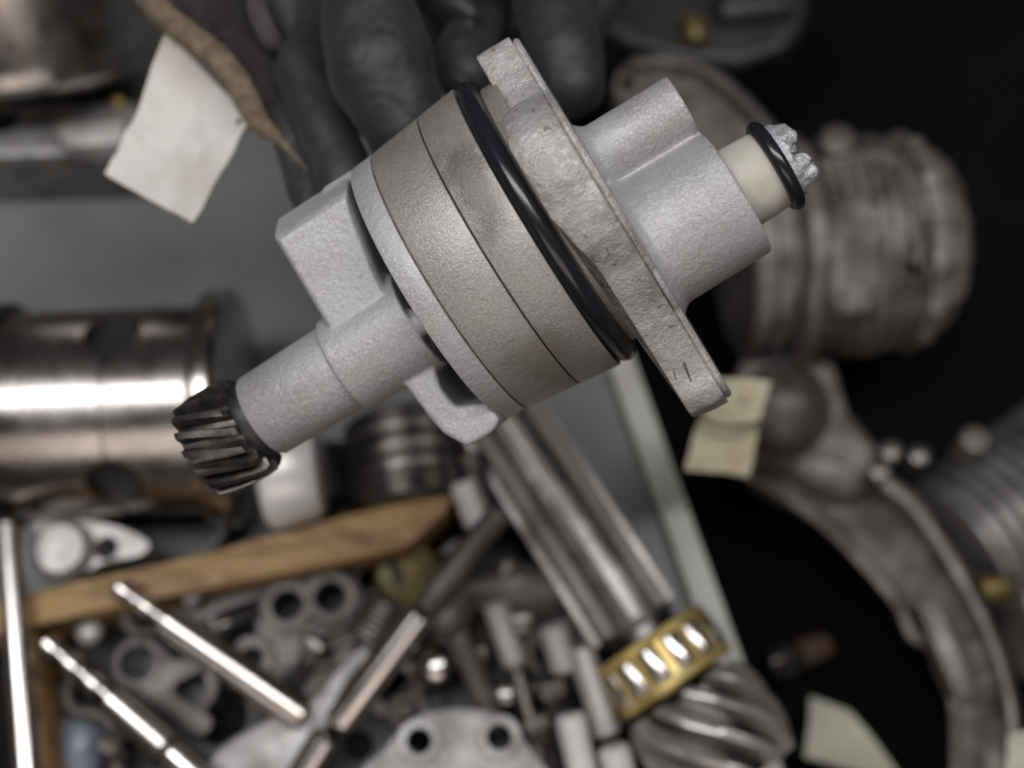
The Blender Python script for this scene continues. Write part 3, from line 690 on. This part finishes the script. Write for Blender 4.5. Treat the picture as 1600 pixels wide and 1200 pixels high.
def spring(label, a, b, r_, wire, turns, m='worn'):
    A_ = at(*a); B_ = at(*b); L_ = (B_-A_).length; mx = frame(A_, B_)
    pts = [mx @ Vector((L_*k/(turns*16), r_*math.cos(2*PI*k/16), r_*math.sin(2*PI*k/16))) for k in range(turns*16+1)]
    bm = B(); sweep(bm, pts, wire, 8); tag(new('coil_spring', bm, m, angle=80), label, 'spring', 'coil springs in the tray')
spring('coil spring lying left of the diagonal push rod', (575, 1000, .032), (610, 945, .032), .0085, .0016, 6)
spring('coil spring between the bottom rods and the brass cage', (900, 960, .03), (935, 1020, .03), .009, .0018, 6, 'dull')

# ================================================================== SPLINED SHAFT with caged bearing and helical gear
zs = .042
A = at(742, 585, zs); Bq = at(1012, 1008, zs); mx = frame(A, Bq); L = (Bq-A).length
shaft = thing('pinion_shaft', 'fluted steel pinion shaft with brass caged roller bearing and helical gear', 'pinion shaft', at(900, 830, 0))
NF = 6
def flute(x, a):
    t = math.cos(a*NF+PI+.3); return 1.0 if t > .35 else (.70 if t < 0 else .70+.3*t/.35)
bm = B(); r = .0180; cyl(bm, 0, L*.95, r*.84, mx=mx, seg=64, bev=.001); sco = new('shaft_core', bm, 'worn', shaft)  # core darker than the splines, painting shade into the flutes
for k in range(8):
    q = mx @ Matrix.Rotation(2*PI*k/8+.05, 4, 'X'); bm = B(); box(bm, (.002, -.0023, r*.72), (L*.93, .0023, r), q); bmesh.ops.recalc_face_normals(bm, faces=bm.faces); bevel(bm, .0012, 2); new('spline', bm, 'satin', sco)
bm = B(); cyl(bm, L*.952, L+.01, .0145, mx=mx, seg=48); new('shaft_neck', bm, 'dsteel', shaft)
C0 = at(1012, 1000, zs); C1 = at(1078, 1100, zs); mx = frame(C0, C1); Lc = (C1-C0).length*.72; rc = .0236
NR = 14
bm = B(); lathe(bm, [(0, .0175), (0, rc), (.001, rc+.0006), (.0034, rc), (.0034, .0175)], 80, mx, closed=True)
lathe(bm, [(Lc-.0034, .0175), (Lc-.0034, rc), (Lc-.001, rc+.0006), (Lc, rc), (Lc, .0175)], 80, mx, closed=True)
for k in range(NR): box(bm, (.003, rc-.0045, -.0015), (Lc-.003, rc-.0002, .0015), mx @ Matrix.Rotation(2*PI*(k+.65)/NR, 4, 'X'))
cage = new('bearing_cage', bm, 'brass', shaft)
bm = B(); cyl(bm, .001, Lc-.001, .018, mx=mx, seg=48); new('inner_race', bm, 'hole', cage)
for k in range(NR):
    a = 2*PI*(k+.15)/NR
    bm = B(); cyl(bm, .0036, Lc-.0036, .0042, mx=mx, c=((rc-.0034)*math.cos(a), (rc-.0034)*math.sin(a)), seg=20, bev=.0006); new('roller', bm, 'steel', cage)
G0 = mx @ Vector((Lc+.002, 0, 0)); mg = frame(G0, mx @ Vector((Lc+.05, 0, 0))); ng = 11; rg = .0268
bm = B(); lathe(bm, [(0, 0), (0, rg*.66), (.003, rg*.76), (.032, rg*.76), (.037, rg*.66), (.038, 0)], 64, mg); hg = new('helical_gear', bm, 'dsteel', shaft)  # dark core colour stands in for shade between the bright teeth
for k in range(ng):
    bm = B(); rows = []
    for q_ in range(15):
        x = .001+.0365*q_/14; a0 = 2*PI*k/ng-x*36; e = math.sin(PI*min(1, max(0, (q_+.8)/15.6)))**.35
        pr_ = [(-.15, .70), (-.085, .70+.29*e), (-.05, .70+.31*e), (.05, .70+.31*e), (.085, .70+.29*e), (.15, .70)]
        rows.append([bm.verts.new(mg @ Vector((x, rg*r_*math.cos(a0+d_), rg*r_*math.sin(a0+d_)))) for d_, r_ in pr_])
    for P, Q in zip(rows, rows[1:]):
        for m_ in range(6): bm.faces.new((P[m_], P[(m_+1) % 6], Q[(m_+1) % 6], Q[m_]))
    bm.faces.new(rows[0]); bm.faces.new(rows[-1]); new('tooth', bm, 'bright', hg, angle=40)

# ================================================================== RIGHT: dusty housings over the dark floor
zt = -.005
tb = thing('gearbox_housing', 'dusty grey round gearbox housing with ribs behind the tower', 'housing', at(1340, 390, FZ))
A = at(1145, 400, zt); Bq = at(1500, 372, zt); mx = frame(A, Bq); L = (Bq-A).length; s = L/355
def ribs(x, a):
    t = math.cos(a*14); return 1.0+(.035 if t > .55 else 0)
pr = [(0, 0), (0, 150*s), (6*s, 158*s), (22*s, 158*s), (25*s, 150*s), (32*s, 150*s), (35*s, 160*s), (48*s, 160*s), (52*s, 138*s), (68*s, 138*s), (71*s, 172*s), (76*s, 178*s), (96*s, 178*s), (101*s, 172*s), (104*s, 150*s)]
bm = B(); lathe(bm, pr+[(104*s, 0)], 96, mx); new('flange_plates', bm, 'dusty', tb, angle=30)
pr = [(104.5*s, 0)]
for k in range(7):
    x0 = 105+k*21; rr = 148+10*math.sin(k*.55); pr += [(x0*s, rr*s), ((x0+7)*s, rr*s), ((x0+9)*s, (rr+13)*s), ((x0+16)*s, (rr+13)*s), ((x0+18)*s, rr*s)]
bm = B(); lathe(bm, pr+[(252*s, 150*s), (252*s, 0)], 96, mx); new('finned_barrel', bm, 'dusty', tb, angle=30)
bm = B(); lathe(bm, [(252.5*s, 0), (252.5*s, 160*s), (262*s, 164*s), (276*s, 160*s), (282*s, 146*s), (300*s, 140*s), (322*s, 120*s), (336*s, 88*s), (343*s, 46*s), (344*s, 0)], 112, mx, ribs); new('ribbed_dome', bm, 'dusty', tb, angle=40)
rp_ = smooth_line([at(x, y, z) for x, y, z in ((1290, 262, .034), (1350, 246, .036), (1405, 262, .036), (1432, 310, .036), (1440, 370, .036), (1425, 420, .036))], 6)
bm = B(); sweep(bm, rp_, .0052, 12); new('curved_rib', bm, 'dull', tb, angle=60)
for (x, y, z, rr) in ((1296, 246, .040, .0075), (1452, 300, .026, .006), (1462, 430, .026, .006)):
    bm = B(); p = at(x, y, z-.012); cyl(bm, 0, .016, rr, mx=frame(p, p+Vector((0, 0, .01))), seg=24, bev=.001); new('bolt_boss', bm, 'dull', tb)
bm = B(); prism(bm, px2([(1288, 300), (1370, 290), (1392, 330), (1384, 480), (1300, 492)], .045), Vector((0, 0, -.02)), .005, 3); icv = new('inspection_cover', bm, 'dusty', tb)
for (x, y) in ((1306, 318), (1368, 312), (1372, 462), (1312, 472)):
    bm = B(); p = at(x, y, .045); cyl(bm, 0, .003, .0035, mx=frame(p, p+Vector((0, 0, .01))), seg=6, bev=.0005); new('cover_screw', bm, 'dull', icv)
bm = B(); prism(bm, px2([(1160, 545), (1300, 540), (1330, 640), (1400, 720), (1330, 780), (1210, 720), (1150, 640)], -.02), Vector((0, 0, -.06)), .008, 3); new('foot', bm, 'dusty', tb)
bm = B(); bmesh.ops.create_uvsphere(bm, u_segments=32, v_segments=20, radius=.020, matrix=Matrix.Translation(at(1225, 640, .002)) @ Matrix.Diagonal((1, 1.05, .9, 1))); new('round_cap', bm, 'dull', tb)
# arm casting above the tower
arm = plate('arm_casting', 'dusty curved arm casting above the tower', 'arm casting', [(958, 135), (975, 100), (1030, 88), (1090, 98), (1150, 140), (1205, 200), (1270, 300), (1240, 420), (1150, 330), (1090, 260), (1020, 200), (975, 170)], .012, .03, 'dusty', [(980, 130, .004)], 4, bev=.003)
bm = B(); rimp = smooth_line([at(x, y, .014) for x, y in ((985, 102), (1040, 98), (1100, 112), (1160, 160), (1215, 225), (1262, 310))], 6); sweep(bm, rimp, .0042, 10); new('raised_rim', bm, 'dull', arm)
dk = thing('dark_machine', 'dark oily machine part at the top with a small brass plug', 'machine', at(1080, 30, FZ))
bm = B(); prism(bm, px2([(930, -160), (1290, -160), (1265, 20), (1235, 75), (1160, 100), (1060, 92), (985, 70), (940, 40)], .0), Vector((0, 0, -.085)), .006, 3); new('block', bm, 'dark', dk)
bm = B(); tube(bm, at(1080, 30, .004), at(1088, 70, .002), .006); new('brass_plug', bm, 'olive', dk)
bm = B(); tube(bm, at(1120, 20, .002), at(1235, 12, .0), .009); new('pipe', bm, 'dark', dk)
# bell housing arc
cx, cy = 1050, 1250; hz = -.020
cw = at(cx, cy, hz)
def polar(px, py, z): return at(px, py, z)
bell = thing('bell_housing', 'large dusty curved bell housing rim at lower right around a black opening', 'bell housing', at(1450, 950, FZ))
inn = smooth_line([(1120, 728, 0), (1200, 768, 0), (1280, 825, 0), (1345, 890, 0), (1395, 950, 0), (1420, 1000, 0), (1462, 1022, 0), (1478, 1080, 0), (1484, 1150, 0), (1480, 1330, 0)], 8)
out = smooth_line([(1190, 668, 0), (1280, 690, 0), (1360, 722, 0), (1430, 772, 0), (1482, 840, 0), (1528, 920, 0), (1555, 985, 0), (1578, 1050, 0), (1594, 1130, 0), (1600, 1330, 0)], 8)
bm = B(); rows = []
for i, (p, q) in enumerate(zip(inn, out)):
    def P(t, z): return at(p.x+(q.x-p.x)*t, p.y+(q.y-p.y)*t, z)
    wv = .002*noise.noise(Vector((i*.35, 0, 0)))
    rows.append([bm.verts.new(v) for v in (P(0, FZ+.001), P(0, -.036), P(.02, -.030), P(.12, -.028+wv), P(.17, -.038+wv), P(.5, -.043+wv*3), P(.74, -.042), P(.80, -.022), P(.84, -.017), P(.93, -.017), P(1, -.024), P(1, FZ+.001))])
for P_, Q_ in zip(rows, rows[1:]):
    for k in range(len(P_)-1): bm.faces.new((P_[k], P_[k+1], Q_[k+1], Q_[k]))
bm.faces.new(rows[0]); bm.faces.new(list(reversed(rows[-1]))); new('rim_casting', bm, 'dusty', bell, angle=30)
for (x, y) in ((1362, 748), (1380, 718), (1424, 724)):
    bm = B(); p = at(x, y, -.022); cyl(bm, 0, .014, .0052, mx=frame(p, p+Vector((0, 0, .01))), seg=6, bev=.001); new('bolt_head', bm, 'worn', bell)
bm = B(); box(bm, (-.004, -.02, -.012), (.004, .02, .0), Matrix.Translation(at(1478, 1012, -.018)) @ Matrix.Rotation(.3, 4, 'Z')); new('web', bm, 'dusty', bell)
# ribbed casting at the right edge
rb = thing('ribbed_casting', 'ribbed grey casting at the right edge behind the bell housing', 'casting', at(1560, 830, FZ))
A = at(1492, 862, -.045); Bq = at(1740, 700, -.045); mx = frame(A, Bq); L = (Bq-A).length; pr = [(0, 0)]; r = .036
for k in range(12):
    x = L*k/12; pr += [(x+.0002, r*.9), (x+L*.03, r*.9), (x+L*.036, r*(1.0+.01*k)), (x+L*.062, r*(1.0+.01*k)), (x+L*.068, r*.9)]
pr += [(L, r*.9), (L, 0)]
bm = B(); lathe(bm, pr, 64, mx); new('finned_barrel', bm, 'grey_cast', rb, angle=30)
A = at(1570, 965, -.055); Bq = at(1800, 935, -.055)
bm = B(); pr = [(0, 0)]; L = (Bq-A).length; mx = frame(A, Bq)
for k in range(6): x = L*k/6; pr += [(x+.0002, .026), (x+L*.06, .026), (x+L*.07, .030), (x+L*.13, .030), (x+L*.14, .026)]
pr += [(L, .026), (L, 0)]; lathe(bm, pr, 48, mx); new('lower_barrel', bm, 'dusty', rb, angle=30)
bm = B(); tube(bm, at(1530, 922, -.018), at(1572, 916, -.018), .0062); new('brass_fitting', bm, 'olive', rb)
bm = B(); p = at(1500, 706, -.03); cyl(bm, 0, .02, .006, mx=frame(p, p+Vector((0, 0, .01))), seg=24, bev=.001); new('stud', bm, 'dusty', rb)
# faint bolt in the opening
bt = thing('stud_bolt', 'small steel stud with rusty thread in the black opening', 'bolt', at(1230, 1025, FZ))
bm = B(); tube(bm, at(1195, 1040, -.050), at(1245, 1022, -.055), .0075); new('shank', bm, 'dsteel', bt)
bm = B(); tube(bm, at(1246, 1022, -.055), at(1290, 1008, -.060), .0060); new('thread', bm, 'rust', bt)
# remaining tags
ct = sheet('paper_tag', 'cream paper tag with string hole below the flange tip', [Dp(1122, 588, .46), Dp(1192, 590, .47), Dp(1164, 742, .47), Dp(1058, 726, .465)], 'cream', .002, 60, hole={(24, 9), (25, 9), (24, 10), (25, 10), (23, 10)}, seed=3)
bm = B(); sweep(bm, smooth_line([Dp(x, y, .456) for x, y in ((1092, 652), (1120, 664), (1150, 667), (1184, 660), (1215, 640))], 5), .0011, 8); new('string', bm, 'hem', ct)
sheet('paper_tag', 'pale grey-green card in the black opening at the bottom right', [at(1272, 1086, -.06), at(1330, 1110, -.06), at(1420, 1225, -.06), at(1258, 1182, -.06)], 'sage', .002, 40)
sheet('paper_tag', 'pale card corner at the very bottom right corner', [at(1580, 1150, .0), at(1610, 1140, .0), at(1620, 1230, .0), at(1570, 1215, .0)], 'sage', .001, 40)
